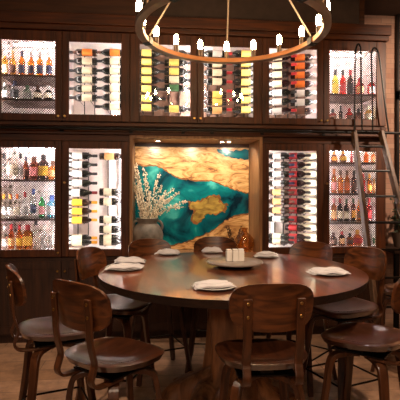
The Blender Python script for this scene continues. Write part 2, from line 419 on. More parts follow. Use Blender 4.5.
# base cabinets
def base_cab(label, xa, xb, top=.795):
    xc = (xa+xb)/2; t = thing('base_cabinet', label, 'cabinet', (xc, YF, 0)); w_ = (xb-xa)/2
    MB().box(-w_, w_, .02, .5, .08, top).box(-w_, w_, .06, .5, 0, .08).build('carcass', 'base_wood', t)
    for i in (0, 1):
        a, b = (-w_+.006, -.004) if i == 0 else (.004, w_-.006)
        d = MB().box(a, b, .008, .0195, .10, top-.03).box(a, a+.06, 0, .008, .10, top-.03).box(b-.06, b, 0, .008, .10, top-.03)\
            .box(a+.06, b-.06, 0, .008, .10, .17).box(a+.06, b-.06, 0, .008, top-.10, top-.03).build('door', 'base_wood', t)
        MB().lathe([(.004, 0), (.004, .012), (.011, .016), (.012, .024), (.007, .029)], 12).rot_y((b-.03 if i == 0 else a+.03), 0, top-.12).build('knob', 'brass', d, True)
base_cab('dark panelled base cabinet under the lower left display cabinet', XL, -.234)
base_cab('dark panelled base cabinet under the artwork niche', -.230, 1.033, .77)
base_cab('dark panelled base cabinet under the lower right display cabinet', 1.037, XR)

# ------------------------------------------------------------------ niche
NZ = .795
struct('trim_9', MB().box(-.231, -.206, YF, YB, NZ, 1.94), 'niche_wood')
struct('trim_10', MB().box(1.010, 1.039, YF, YB, NZ, 1.94), 'niche_wood')
struct('trim_11', MB().box(-.206, 1.010, YF+.002, YB, 1.915, 1.94), 'niche_wood')
o = tag(MB().box(-.2305, 1.0335, YF-.005, YB, .772, NZ).build('countertop', 'niche_wood', bevel=.003), 'brown wooden counter slab at the bottom of the artwork niche', 'countertop')
struct('trim_12', MB().box(-.206, 1.010, YB-.012, YB, NZ, 1.915), 'soffit_wood')
YA = YB-.03
def poly_mesh(pts, y0, y1):
    n = len(pts); mb = MB()
    mb.add([(x, y0, z) for x, z in pts]+[(x, y1, z) for x, z in pts],
           [tuple(range(n)), tuple(range(2*n-1, n-1, -1))]+[(i, (i+1) % n, n+(i+1) % n, n+i) for i in range(n)])
    return mb
def wiggle(pts, closed=True, amp=.016, sub=10, seed=0):
    out = []; n = len(pts)
    for i in range(n if closed else n-1):
        p0 = Vector(pts[i-1] if (closed or i > 0) else pts[i]); p1 = Vector(pts[i]); p2 = Vector(pts[(i+1) % n]); p3 = Vector(pts[(i+2) % n] if (closed or i < n-2) else pts[(i+1) % n])
        for k in range(sub):
            t = k/sub
            q = .5*((2*p1)+(p2-p0)*t+(2*p0-5*p1+4*p2-p3)*t*t+(-p0+3*p1-3*p2+p3)*t**3)
            q.x += amp*noise.noise((q.x*30, q.y*30, seed)); q.y += amp*noise.noise((q.x*30, q.y*30, seed+9))
            out.append((q.x, q.y))
    if not closed: out.append(tuple(pts[-1]))
    return out
ax0, ax1 = -.200, 1.004; az0, az1 = .80, 1.875
art = thing('art_panel', 'large wood slab panel with a teal resin river, hung in the niche', 'artwork', ((ax0+ax1)/2, YA, az0))
acx = (ax0+ax1)/2
def A(mb, name, mat):
    mb.v = [(v[0]-acx, v[1]-YA, v[2]-az0) for v in mb.v]; return mb.build(name, mat, art)
A(MB().box(ax0, ax1, YA, YA+.018, az0, az1), 'wood_slab', 'art_wood')
def ac(cx, cy): return at(125+cx/2.857, 130+cy/2.857, YA)
up = [ac(*p) for p in ((10, 100), (50, 104), (88, 105), (118, 119), (150, 138), (200, 146), (250, 148), (300, 168), (340, 180), (364, 188))]
lo = [ac(*p) for p in ((364, 236), (330, 240), (300, 250), (270, 270), (240, 290), (200, 308), (150, 325), (100, 332), (50, 325), (10, 318))]
cl = lambda P: [(min(max(x, ax0+.002), ax1-.002), z) for x, z in P]
A(poly_mesh(cl(wiggle(up, False, seed=3)+wiggle(lo, False, seed=5)), YA-.003, YA+.001), 'resin_river', 'art_resin')
A(poly_mesh(cl(wiggle([(x, z+.014) for x, z in up], False, amp=.02, seed=3)+wiggle([(x, z-.014) for x, z in lo], False, amp=.02, seed=5)), YA-.0015, YA+.001), 'burl_shoreline', 'art_bark')
tr = [ac(*p) for p in ((262, 56), (300, 58), (345, 56), (362, 60), (362, 80), (335, 83), (300, 78), (278, 70))]
A(poly_mesh([(min(max(x, ax0+.002), ax1-.002), min(z, az1-.002)) for x, z in wiggle(tr, seed=8)], YA-.003, YA+.001), 'resin_corner', 'art_resin')
isl = [ac(*p) for p in ((188, 206), (205, 208), (225, 198), (250, 191), (266, 194), (272, 208), (286, 214), (281, 230), (258, 240), (236, 236), (224, 252), (206, 263), (194, 250), (202, 232), (190, 222))]
ic = ac(236, 226)
A(poly_mesh(wiggle([(ic[0]+(x-ic[0])*1.12, ic[1]+(z-ic[1])*1.16) for x, z in isl], amp=.03, seed=11), YA-.0045, YA-.002), 'burl_edge', 'art_bark')
A(poly_mesh(wiggle(isl, amp=.03, seed=11), YA-.006, YA-.002), 'wood_island', 'art_burl')
# niche downlights
for px, nm in ((158, 'left'), (222, 'middle'), (229, 'right')):
    X, _ = at(px, 142, YF+.22)
    t = thing('downlight', 'small round recessed downlight in the niche ceiling, '+{'left': 'above the clay pot', 'middle': 'left one of the close pair', 'right': 'right one of the close pair'}[nm], 'light', (X, YF+.22, 1.915), 0, 'niche downlights')
    MB().lathe([(.018, -.001), (.026, -.001), (.028, -.005), (.018, -.006)], 20).build('rim', 'chrome', t, True)
    MB().lathe([(.001, -.002), (.017, -.002), (.017, -.007), (.001, -.009)], 20).build('lens', 'downlight_glow', t, True)
for x in (0.0, .42, .82):
    spot('niche_spot', (x, YF+.06, 1.895), (x, YB, 1.25), 12, (1.0, .86, .68), 130, .7, .02)

# ------------------------------------------------------------------ bottles
cache = {}
PROF = {  # body radius, list of (r, h) for unit bottle in metres, label zone
 'bordeaux': ([(.030, 0), (.0365, .004), (.0372, .19), (.034, .205), (.020, .225), (.0145, .24), (.0142, .262)], (.0142, .262, .30), (.05, .15)),
 'burgundy': ([(.034, 0), (.040, .004), (.041, .14), (.036, .175), (.022, .215), (.0152, .245), (.0145, .262)], (.0145, .262, .30), (.045, .125)),
 'tall': ([(.028, 0), (.033, .004), (.034, .16), (.030, .185), (.016, .205), (.013, .22), (.013, .255)], (.015, .245, .285), (.04, .13)),
 'slim': ([(.024, 0), (.028, .004), (.029, .18), (.024, .20), (.012, .225), (.012, .26)], (.014, .25, .29), (.05, .14)),
 'squat': ([(.034, 0), (.042, .005), (.044, .08), (.040, .105), (.018, .125), (.014, .135), (.014, .15)], (.017, .14, .17), (.025, .085)),
 'round': ([(.025, 0), (.034, .006), (.046, .045), (.045, .075), (.028, .10), (.014, .115), (.014, .135)], (.016, .13, .155), (.03, .082)),
 'jug': ([(.038, 0), (.045, .005), (.046, .13), (.040, .155), (.020, .175), (.017, .19), (.017, .20)], (.021, .19, .225), (.035, .12)),
}
def bottle_mesh(kind, mat):
    k = ('b', kind, mat)
    if k not in cache: cache[k] = MB().lathe(PROF[kind][0], 14).mesh('bottle_glass', mat, True)
    return cache[k]
def cap_mesh(kind, mat):
    k = ('c', kind, mat)
    if k not in cache:
        r, a, b = PROF[kind][1]; cache[k] = MB().lathe([(r*1.04, a-.018), (r*1.08, a), (r*1.08, b-.004), (r*.8, b)], 12).mesh('capsule', mat, True)
    return cache[k]
def label_mesh(kind, mat, arc=2.5):
    k = ('l', kind, mat, arc)
    if k not in cache:
        a, b = PROF[kind][2]; pr = PROF[kind][0]
        def R(h):
            for (r0, h0), (r1, h1) in zip(pr, pr[1:]):
                if h0 <= h <= h1: return r0+(r1-r0)*(h-h0)/(h1-h0)
            return pr[2][0]
        cache[k] = MB().lathe([(R(a+(b-a)*q/4)+.0012, a+(b-a)*q/4) for q in range(5)], 12, -pi/2-arc/2, -pi/2+arc/2).mesh('label', mat, True)
    return cache[k]
def mk(name, me, par=None):
    o = bpy.data.objects.new(name, me); COL.objects.link(o)
    if par: o.parent = par
    return o
def bottle(name, kind, gl, lab, cap, loc, rot, label, cat, group, s=1.0, lay=False):
    t = thing(name, label, cat, loc, 0, group)
    b = mk('bottle_glass', bottle_mesh(kind, gl), t); mk('capsule' if lay else 'stopper', cap_mesh(kind, 'paper_'+cap), t)
    if lab: mk('label', label_mesh(kind, 'paper_'+lab), t)
    t.scale = (s, s, s); t.rotation_euler = rot; return t
ORD = ['first', 'second', 'third', 'fourth', 'fifth', 'sixth', 'seventh', 'eighth', 'ninth', 'tenth', 'eleventh', 'twelfth', 'thirteenth']
def stand_row(where, shelfz, Y, items, colname):
    n = len(items)
    for i, (px, kind, gl, lab, cap, h) in enumerate(items):
        X, _ = at(px, 100, Y)
        base = PROF[kind][1][2]; s = h/base
        pos = 'leftmost' if i == 0 else ('rightmost' if i == n-1 else ORD[i]+' from left')
        bottle('liquor_bottle', kind, 'liquid_'+gl, lab, cap, (X, Y, shelfz+.0003), (0, 0, random.uniform(-.2, .2)),
               '%s bottle with %s stopper, %s %s' % ({'smoke': 'dark', 'palegreen': 'pale green', 'darkamber': 'dark amber'}.get(gl, gl), cap, pos, where), 'bottle', colname, s)
stand_row('on upper shelf, top left mesh cabinet', sh_u1[0], YS, [
 (4.5, 'tall', 'gold', 'cream', 'white', .25), (12.5, 'tall', 'gold', 'brown', 'tan', .25), (21.5, 'tall', 'amber', 'navy', 'navy', .25), (31, 'tall', 'amber', 'navy', 'grey', .245),
 (39.5, 'tall', 'amber', 'navy', 'grey', .25), (49, 'tall', 'amber', 'navy', 'white', .25)], 'bottles in the top left mesh cabinet')
stand_row('on lower shelf, top left mesh cabinet', sh_u1[1], YS, [
 (4.5, 'jug', 'clear', 'white', 'white', .17), (14.5, 'jug', 'clear', 'black', 'navy', .19), (27, 'squat', 'palegreen', 'grey', 'green', .15), (37.5, 'round', 'smoke', 'cream', 'brown', .15), (48, 'round', 'smoke', 'cream', 'white', .15)], 'bottles in the top left mesh cabinet')
stand_row('on bottom, top right mesh cabinet', UZ0-.015, YS, [
 (332.5, 'squat', 'red', 'brown', 'black', .14), (340.5, 'tall', 'smoke', None, 'black', .17), (349, 'squat', 'red', 'brown', 'red', .15), (358.5, 'squat', 'darkamber', 'brown', 'black', .15), (368.5, 'jug', 'gold', 'cream', 'cream', .18)], 'bottles in the top right mesh cabinet')
stand_row('on shelf, top right mesh cabinet', sh_u6[0], YS, [
 (335, 'tall', 'yellow', 'yellow', 'black', .27), (342.5, 'tall', 'red', 'red', 'black', .265), (350, 'tall', 'smoke', 'black', 'red', .27), (359.5, 'jug', 'red', 'tan', 'red', .19), (371, 'jug', 'red', 'white', 'white', .19)], 'bottles in the top right mesh cabinet')
stand_row('on top shelf, lower left mesh cabinet', sh_l1[0], YS, [
 (4, 'tall', 'clear', None, 'black', .25), (12.5, 'jug', 'white', 'cream', 'white', .27), (20.5, 'slim', 'clear', 'white', 'black', .25), (26, 'tall', 'darkamber', 'brown', 'navy', .22), (34, 'jug', 'darkamber', 'pink', 'brown', .22), (43.5, 'jug', 'smoke', 'yellow', 'black', .24), (53, 'squat', 'amber', 'tan', 'brown', .18)], 'bottles in the lower left mesh cabinet')
stand_row('on middle shelf, lower left mesh cabinet', sh_l1[1], YS, [
 (4, 'tall', 'white', 'white', 'gold', .23), (10.5, 'tall', 'white', 'white', 'orange', .23), (17, 'tall', 'white', 'cream', 'orange', .23), (25, 'tall', 'clear', 'grey', 'red', .25), (33.5, 'slim', 'clear', 'navy', 'blue', .28), (42, 'tall', 'green', 'pink', 'white', .25), (52, 'jug', 'blue', 'white', 'blue', .22)], 'bottles in the lower left mesh cabinet')
stand_row('on bottom, lower left mesh cabinet', LZ0-.015, YS, [
 (4.5, 'tall', 'clear', 'white', 'white', .22), (11.5, 'tall', 'orange', 'tan', 'red', .24), (19.5, 'tall', 'amber', 'yellow', 'red', .235), (28, 'jug', 'amber', 'yellow', 'red', .235), (36, 'slim', 'clear', None, 'black', .29), (44, 'tall', 'clear', 'grey', 'white', .25), (52.5, 'tall', 'clear', 'grey', 'grey', .29)], 'bottles in the lower left mesh cabinet')
stand_row('on top shelf, lower right mesh cabinet', sh_l6[0], YS, [
 (334, 'round', 'darkamber', 'gold', 'gold', .115), (343, 'round', 'darkamber', 'yellow', 'gold', .125), (351.5, 'slim', 'red', 'red', 'red', .12), (366, 'jug', 'orange', 'orange', 'orange', .12), (373.5, 'jug', 'orange', 'tan', 'white', .12)], 'bottles in the lower right mesh cabinet')
stand_row('on second shelf, lower right mesh cabinet', sh_l6[1], YS, [
 (334, 'tall', 'amber', 'pink', 'orange', .25), (340.5, 'tall', 'amber', 'orange', 'brown', .235), (347, 'tall', 'amber', 'orange', 'brown', .235), (354, 'tall', 'darkamber', 'brown', 'black', .235), (363, 'tall', 'red', 'red', 'red', .20), (369.5, 'tall', 'orange', 'gold', 'gold', .20), (375.5, 'tall', 'amber', 'tan', 'black', .22)], 'bottles in the lower right mesh cabinet')
stand_row('on third shelf, lower right mesh cabinet', sh_l6[2], YS, [
 (334, 'tall', 'amber', 'tan', 'pink', .235), (340, 'tall', 'smoke', 'cream', 'red', .235), (346.5, 'tall', 'smoke', 'cream', 'green', .23), (353.5, 'slim', 'darkamber', 'gold', 'green', .235), (359.5, 'tall', 'amber', 'brown', 'gold', .23), (369, 'tall', 'red', 'red', 'red', .24), (375.5, 'slim', 'clear', 'white', 'white', .24)], 'bottles in the lower right mesh cabinet')
stand_row('on bottom, lower right mesh cabinet', LZ0-.015, YS, [
 (333.5, 'squat', 'darkamber', 'brown', 'brown', .14), (342, 'jug', 'darkamber', 'tan', 'red', .15), (350, 'squat', 'amber', 'brown', 'black', .13), (357.5, 'round', 'orange', 'red', 'gold', .165), (366.5, 'slim', 'gold', 'yellow', 'gold', .18), (374, 'tall', 'clear', 'green', 'white', .18)], 'bottles in the lower right mesh cabinet')

# wine bottles lying on pegs
YW = YF+.20
GLN = {'dark_glass': 'dark', 'dark_red_glass': 'dark red', 'dark_brown_glass': 'brown', 'pale_glass': 'pale'}
peg_me = {}
def wine_col(where, col, bx, dirn, rows, z0, z1, yaw=0.0, Y=YW, s=.95, post=True):
    """bx: pixel column of the bottle base; dirn +1 neck to the right; rows: (py, kind, glass, label, capsule)."""
    rows = sorted(rows, key=lambda r: r[0])
    X, _ = at(bx, 100, Y)
    rk = thing('wine_rack', 'black peg rack holding the %s column of bottles in the %s' % (col, where), 'wine rack', (X, YB-.04, z0), 0, 'black peg wine racks')
    offs = (.06*s, .17*s)
    for q in offs:
        xx = dirn*q*cos(yaw)
        MB().box(xx-.004, xx+.004, 0, .018, 0, z1-z0).build('post', 'black_metal', rk)
    n = len(rows)
    for i, (py, kind, gl, lab, cap) in enumerate(rows):
        _, z = at(bx, py, Y)
        r = PROF[kind][0][2][0]*s
        z = max(z, z0+r+.006)
        pos = 'top' if i == 0 else ('bottom' if i == n-1 else ORD[i]+' down')
        rz = (yaw if dirn > 0 else pi-yaw)
        # neck axis local +z -> horizontal; local -y keeps facing the room
        base = Matrix(((0, 0, 1), (0, 1, 0), (-1, 0, 0))) if dirn > 0 else Matrix(((0, 0, -1), (0, 1, 0), (1, 0, 0)))
        R = Matrix.Rotation(-yaw*dirn, 3, 'Z') @ base
        t = bottle('wine_bottle', kind, gl, lab, cap, (X, Y, z), (0, 0, 0),
                   '%s wine bottle, %s label, %s capsule, %s %s column, %s' % (GLN[gl], lab, cap, pos, col, where), 'bottle', 'wine bottles lying on pegs', s, True)
        t.rotation_euler = R.to_euler()
        for q in offs:
            rr = r if q == offs[0] else r*.98
            px_, py_ = dirn*q*cos(yaw), -q*sin(abs(yaw))
            y1 = (YB-.04)-(Y+py_)            # peg length from post to bottle axis
            key = round(y1, 3)
            if key not in peg_me: peg_me[key] = MB().tube([(0, 0, 0), (0, -y1-.03, 0), (0, -y1-.04, .012)], .003, 6).mesh('peg', 'rod_metal', True)
            pg = mk('peg', peg_me[key], rk); pg.location = (px_, 0, z-z0-rr-.003)
D, DR, DB = 'dark_glass', 'dark_red_glass', 'dark_brown_glass'
def rws(ys, *spec): return [(y,)+spec for y in ys]
w1 = 'first upper wine case'
wine_col(w1, 'left', 97, -1, [(53.3, 'bordeaux', DB, 'orange', 'black')]+rws((62, 71.5, 80.4, 89.3, 98.5), 'bordeaux', D, 'cream', 'black'), UZ0, UZ1)
wine_col(w1, 'right', 124.5, -1, [(53.3, 'bordeaux', D, 'orange', 'brown')]+rws((62, 71.5, 80.2, 89, 98, 107.3), 'bordeaux', D, 'cream', 'black'), UZ0, UZ1)
w2 = 'second upper wine case'
wine_col(w2, 'left', 136.5, 1, rws((53, 62, 71, 80, 89, 98.6, 107.8), 'bordeaux', D, 'paleyellow', 'black'), UZ0, UZ1)
wine_col(w2, 'right', 164, 1, [(53, 'bordeaux', D, 'grey', 'black'), (62.5, 'bordeaux', D, 'paleyellow', 'black'), (71.5, 'bordeaux', D, 'paleyellow', 'black'), (79.8, 'bordeaux', D, 'cream', 'black'), (88, 'bordeaux', D, 'green', 'black'), (109, 'bordeaux', D, 'paleyellow', 'black')], UZ0, UZ1)
w3 = 'third upper wine case'
wine_col(w3, 'left', 226, -1, [(54, 'bordeaux', D, 'white', 'grey')]+rws((64.5, 73, 82), 'bordeaux', D, 'cream', 'black')+rws((95, 102.3), 'bordeaux', DB, 'paleyellow', 'black')+[(110.7, 'bordeaux', D, 'tan', 'black')], UZ0, UZ1)
wine_col(w3, 'right', 254.5, -1, rws((54, 64, 73.3, 82.4, 91.5, 100.3, 110), 'bordeaux', D, 'paleyellow', 'red'), UZ0, UZ1)
w4 = 'fourth upper wine case'
wine_col(w4, 'left', 268, 1, rws((58, 66.5, 75.5, 84.5), 'bordeaux', DR, 'cream', 'red')+rws((93.5, 102.5), 'bordeaux', D, 'white', 'black')+[(111.5, 'bordeaux', DR, 'grey', 'red')], UZ0, UZ1, .45)
wine_col(w4, 'right', 290, 1, rws((58, 66.5, 75.5, 84.5), 'bordeaux', DR, 'orange', 'pink')+rws((93.5, 102.5), 'bordeaux', D, 'white', 'white')+[(111.5, 'bordeaux', DR, 'brown', 'pink')], UZ0, UZ1, .3)
w5 = 'lower left wine case'
wine_col(w5, 'left', 67.5, 1, rws((156, 165, 174, 183.4), 'bordeaux', D, 'white', 'black')+[(193, 'burgundy', D, 'white', 'darkred')]+rws((202.8, 211.6, 220.4), 'bordeaux', DB, 'yellow', 'gold')+[(238.5, 'bordeaux', D, 'cream', 'gold'), (247, 'bordeaux', D, 'cream', 'gold')], LZ0, LZ1)
wine_col(w5, 'right', 99.5, 1, [(156.6, 'bordeaux', DB, 'tan', 'black'), (192.3, 'burgundy', D, 'cream', 'black'), (202, 'burgundy', D, 'cream', 'black'), (219.8, 'burgundy', D, 'cream', 'darkred')]+rws((229.6, 238.5, 247), 'burgundy', D, 'cream', 'black'), LZ0, LZ1)
w6 = 'lower right wine case'
rA = rws((156.2, 165.2, 174.2, 183.2), 'bordeaux', D, 'white', 'navy')+rws((192, 201, 209.8), 'bordeaux', DB, 'tan', 'brown')+[(218.6, 'bordeaux', D, 'white', 'black')]+rws((235.8, 244.6), 'bordeaux', D, 'cream', 'black')
ys = (156.2, 165.2, 174.2, 183.2, 192, 201, 209.8, 218.6, 227, 235.8, 244.6)
wine_col(w6, 'left', 270, 1, rA, LZ0, LZ1, .75, YF+.24, .9)
wine_col(w6, 'middle', 286, 1, rws(ys, 'bordeaux', DR, 'red', 'black'), LZ0, LZ1, .75, YF+.24, .9)
wine_col(w6, 'right', 299.5, 1, rws(ys, 'burgundy', 'pale_glass', 'cream', 'white'), LZ0, LZ1, .6, YF+.24, .9)

# ------------------------------------------------------------------ ladder rail and ladder
t = thing('ladder_rail', 'long black pipe rail running across the cabinets above the niche', 'rail', (0, YF-.09, 1.985))
MB().tube([(XL-.1, 0, 0), (XR+.3, 0, 0)], .014, 12).build('pipe', 'black_metal', t, True)
for x in (-1.44, -.85, -.22, .27, .545, 1.03, 1.64, XR-.02):
    MB().tube([(x, 0, 0), (x, .0765, 0)], .008, 8).lathe([(.018, 0), (.018, .006)], 12, off=(0, 0, 0)).build('bracket', 'black_metal', t, True) if False else MB().tube([(x, 0, 0), (x, .0745, 0)], .008, 8).box(x-.016, x+.016, .0735, .0745, -.03, .03).build('bracket', 'black_metal', t)
# ladder: leans against the rail
LX0, _ = at(353.5, 130, YF-.13)
LT = Vector((LX0, YF-.135, 1.99)); LB = Vector((LX0-.03, YF-.135-.62, 0.0))
lad = thing('library_ladder', 'leaning wooden ladder with black rungs and black hooped top rails', 'ladder', (LX0+.16, YF-.5, 0))
org = Vector(lad.location)
def lp(f, s):      # f 0 bottom..1 top, s 0 left 1 right
    p = LB.lerp(LT, f); wdt = .50+(.27-.50)*f
    return Vector((p.x+s*wdt, p.y, p.z))-org
for s in (0, 1):
    MB().strip([lp(0, s), lp(1.02, s)], .055, .032, side=(1, .0, 0)).build('stringer', 'ladder_wood', lad, bevel=.003) if False else MB().strip([lp(0.0, s)+Vector((0, 0, .008)), lp(1.0, s)], .034, .07, side=(1, 0, 0)).build('stringer', 'ladder_wood', lad, bevel=.003)
for k in range(8):
    f = .10+k*.118
    MB().tube([lp(f, 0), lp(f, 1)], .0115, 8).build('rung', 'black_metal', lad, True)
# hooped hand rails over the top
HOOPS = (((354.5, 131), (354.5, 90), (355, 56), (356, 47), (358, 43.5), (360, 47), (360.5, 56), (361, 90), (362, 131)),
         ((372.5, 131), (372, 90), (371, 60), (371.5, 51), (374, 47.5), (377.5, 51), (380, 64), (385, 105), (388.5, 131)))
for hp in HOOPS:
    n_ = len(hp); pts = []
    for k, (px, py) in enumerate(hp):
        yy = YF-.175+.09*min(1, max(0, (k-2)/4)); X, Z = at(px, py, yy); pts.append(Vector((X, yy, Z))-org)
    MB().tube(arc(pts, 4), .0085, 8).build('hoop_rail', 'black_metal', lad, True)
MB().tube([lp(1.0, 0)+Vector((0, .03, 0)), lp(1.0, 1)+Vector((0, .03, 0))], .012, 8).build('hook_bar', 'black_metal', lad, True)

# ------------------------------------------------------------------ chandelier
CT = W(.205, 3.035)
CH = 2.452; CR = .625
ch = thing('ring_chandelier', 'large round iron ring chandelier with upright glowing candle bulbs', 'chandelier', (CT.x, CT.y, CH), -YAW); ch.rotation_euler.x = -math.radians(3.2)
RI, RO, TH = CR-.045, CR, .034
ringmb = MB().lathe([(RO, 0), (RO, TH), (RI, TH), (RI, 0), (RO, 0)], 96, close=False)
ringmb.build('ring', 'chandelier_metal', ch, True)
MB().lathe([(RI-.001, .002), (RI-.001, TH-.002), (RI-.004, TH-.002), (RI-.004, .002), (RI-.001, .002)], 96, close=False).build('inner_band', 'chandelier_inner', ch, True, label='copper coloured inner band')
rm = (RI+RO)/2
sock = MB().lathe([(.012, 0), (.012, .006), (.017, .008), (.017, .058), (.013, .062)], 14).mesh('socket', 'socket_metal', True)
blb = MB().lathe([(.010, .0), (.0165, .010), (.0185, .03), (.0185, .058), (.014, .074), (.004, .082)], 14).mesh('bulb', 'bulb_glow', True)
for k in range(18):
    a = pi/2+k*2*pi/18
    so = mk('socket', sock, ch); so.location = (rm*cos(a), rm*sin(a), TH)
    bo = mk('bulb', blb, so); bo.location = (0, 0, .058)
for k in range(5):
    a = pi/2+k*2*pi/5
    x, y = (rm-.004)*cos(a), (rm-.004)*sin(a)
    MB().tube([(x, y, TH-.002), (x*.04, y*.04, CEIL-CH-.035)], .006, 8).build('hanging_rod', 'chandelier_metal', ch, True)
    if k: 
        MB().box(-.028, .028, -.026, .026, -.004, TH+.01).build('clasp', 'black_metal', ch).matrix_local = Matrix.Translation((x, y, 0)) @ Matrix.Rotation(a, 4, 'Z')
MB().lathe([(.06, CEIL-CH), (.06, CEIL-CH-.02), (.03, CEIL-CH-.05), (.002, CEIL-CH-.055)], 20).build('canopy', 'black_metal', ch, True)

# ------------------------------------------------------------------ table
TC = W(.202, 3.035); TR = .85; TZ = .92
tb = thing('round_dining_table', 'large round glossy dark wooden table on a gnarled trunk base', 'table', (TC.x, TC.y, 0))
def tt(r, a, z):
    R = TR*(r**.8 if r < 1 else 1)*(1+.004*noise.noise((cos(a)*6, sin(a)*6, 0)))
    return (R*cos(a), R*sin(a), z)
def top_s(r, a): return tt(r*.992 if r == 1 else r*.985, a, TZ-(.004 if r == 1 else 0))
MB().shell(top_s, lambda r, a: tt(r*.9, a, TZ-.006), 6, 72).build('tabletop', 'table_wood', tb, True)
MB().shell(lambda r, a: tt(r*.993 if r == 1 else r*.98, a, TZ-.0055), lambda r, a: tt(r*.975, a, TZ-.05), 6, 72).build('table_rim', 'table_edge', tb, True, label='dark rough slab edge')
MB().box(-.34, .34, -.05, .05, TZ-.085, TZ-.0505).box(-.05, .05, -.34, .34, TZ-.0845, TZ-.0505).build('support_beam', 'table_edge', tb)
# pedestal: an old fluted trunk with a flared root foot
def trunk():
    mb = MB(); n = 40; rows = 18; vs = []
    for j in range(rows):
        f = j/(rows-1); z = .03+f*(TZ-.09-.03)
        rad = .135+.10*(1-f)**4+.02*f**6
        for i in range(n):
            a = 2*pi*i/n
            q = 1+.13*sin(5*a+2*f)+.08*sin(9*a-1+f)+.18*noise.noise((cos(a)*2.5, sin(a)*2.5, z*2))
            vs.append((rad*q*cos(a), rad*q*sin(a), z))
    fs = [(j*n+i, j*n+(i+1) % n, (j+1)*n+(i+1) % n, (j+1)*n+i) for j in range(rows-1) for i in range(n)]
    fs += [tuple(range(n))[::-1], tuple((rows-1)*n+i for i in range(n))]
    return mb.add(vs, fs)
trunk().build('pedestal', 'trunk_wood', tb, True)
for a, L, r0, h0 in ((pi*1.02, .52, .11, .22), (pi*1.18, .42, .10, .20), (-.15, .40, .10, .20), (-.65, .44, .095, .22), (-1.2, .42, .10, .24), (-1.9, .42, .10, .2), (.8, .4, .09, .2), (1.7, .4, .09, .2), (2.5, .45, .1, .2)):
    pts = []; rr = []
    for k in range(12):
        f = k/11; d = .05+L*f; aa = a+.25*sin(f*4+a*3)*f
        rad = r0*(1-.55*f)*(1+.15*sin(f*9+a))
        z = max(rad*.8+.005, h0*(1-f)**1.3+.03)
        pts.append((d*cos(aa), d*sin(aa), max(z, rad+.004))); rr.append(rad)
    pts = [Vector(p) for p in pts]
    mb = MB().tube(pts, rr, 12)
    mb.v = [(v[0]+.03*noise.noise((v[0]*9, v[1]*9, v[2]*9)), v[1]+.03*noise.noise((v[1]*9, v[2]*9, v[0]*9+5)), max(.001, v[2]+.02*noise.noise((v[2]*9, v[0]*9, v[1]*9+2)))) for v in mb.v]
    mb.build('root', 'trunk_wood', tb, True)

# ------------------------------------------------------------------ stools
def make_chair(label):
    t = thing('dining_stool', label, 'chair', (0, 0, 0), 0, 'bentwood stools around the round table')
    SW, SD, SH = .210, .205, .695
    def se(a, e=3.0): 
        return (abs(cos(a))**e+abs(sin(a))**e)**(-1/e)
    def seat_top(r, a):
        k = se(a); x = SW*k*cos(a)*r; y = SD*k*sin(a)*r
        x *= 1-.10*max(0, -y/SD)
        dish = -.028*(1-min(1, (r/.86)**2.2))
        z = SH+dish+(.010*(-y/SD) if y < 0 else -.014*(y/SD)**2)
        if r > .97: z -= .006
        return (x, y, z)
    def seat_bot(r, a):
        x, y, z = seat_top(r, a); return (x*.93, y*.93, SH-.034+(.010*(-y/SD) if y < 0 else -.012*(y/SD)**2))
    MB().shell(seat_top, seat_bot, 12, 44).build('seat', 'seat_wood', t, True)
    # curved backrest
    BZ, BH, BW = .945, .100, .182
    def bk(r, a, off):
        k = se(a, 3.6); u = k*cos(a)*r; v = k*sin(a)*r
        u *= 1-.05*max(0, -v)
        x = BW*u*1.0; z = BZ+BH*v+.010*(1-u*u)*(1 if v > 0 else 0)*v
        y = -.245+.055*u*u-.018*v+off
        return (x, y, z)
    MB().shell(lambda r, a: bk(r, a, .007), lambda r, a: bk(r, a, -.007), 8, 44).build('backrest', 'chair_wood', t, True)
    for s in (-1, 1):
        x = s*.112
        pts = arc([(x, -.2505, .99), (x, -.243, .90), (x, -.235, .80), (x, -.214, .72), (x, -.222, .685), (x, -.232, .65), (x, -.215, .622), (x, -.17, .612), (x, -.06, .612)], 5)
        up_ = MB().strip(pts, .036, .013).build('upright', 'chair_leg_wood', t, bevel=.003)
        for z, y in ((.970, -.2585), (.915, -.2535)):
            MB().lathe([(.007, 0), (.007, .003), (.004, .0045)], 10).rot_y(x, y+.002, z).build('screw', 'brass', up_, True)
    MB().box(-.13, .13, -.13, .13, .6185, .626).box(-.03, .03, -.12, .12, .626, .6585).box(-.12, .12, -.03, .03, .626, .6585).build('swivel_plate', 'black_metal', t)
    feet = []
    for sx in (-1, 1):
        for sy in (-1, 1):
            d = Vector((sx, sy*.95, 0)).normalized()
            f = lambda r, z: (d.x*r, d.y*r, z)
            pts = arc([f(.04, .596), f(.11, .598), f(.17, .585), f(.195, .54), f(.215, .40), f(.25, .20), f(.285, .006)], 5)
            side = Vector((-d.y, d.x, 0))
            n_ = len(pts)
            MB().strip(pts, [(.056-.022*(i/(n_-1))) for i in range(n_)], .026, side=side).build('leg', 'chair_leg_wood', t, bevel=.004)
            feet.append((d.x*.243, d.y*.243))
    zf = .235
    q = [(feet[0][0], feet[0][1]), (feet[1][0], feet[1][1]), (feet[3][0], feet[3][1]), (feet[2][0], feet[2][1])]
    mb = MB()
    for i in range(4):
        a, b = q[i], q[(i+1) % 4]; mb.tube([(a[0], a[1], zf), (b[0], b[1], zf)], .0065, 8)
    mb.build('footrest', 'rod_metal', t, True)
    return t
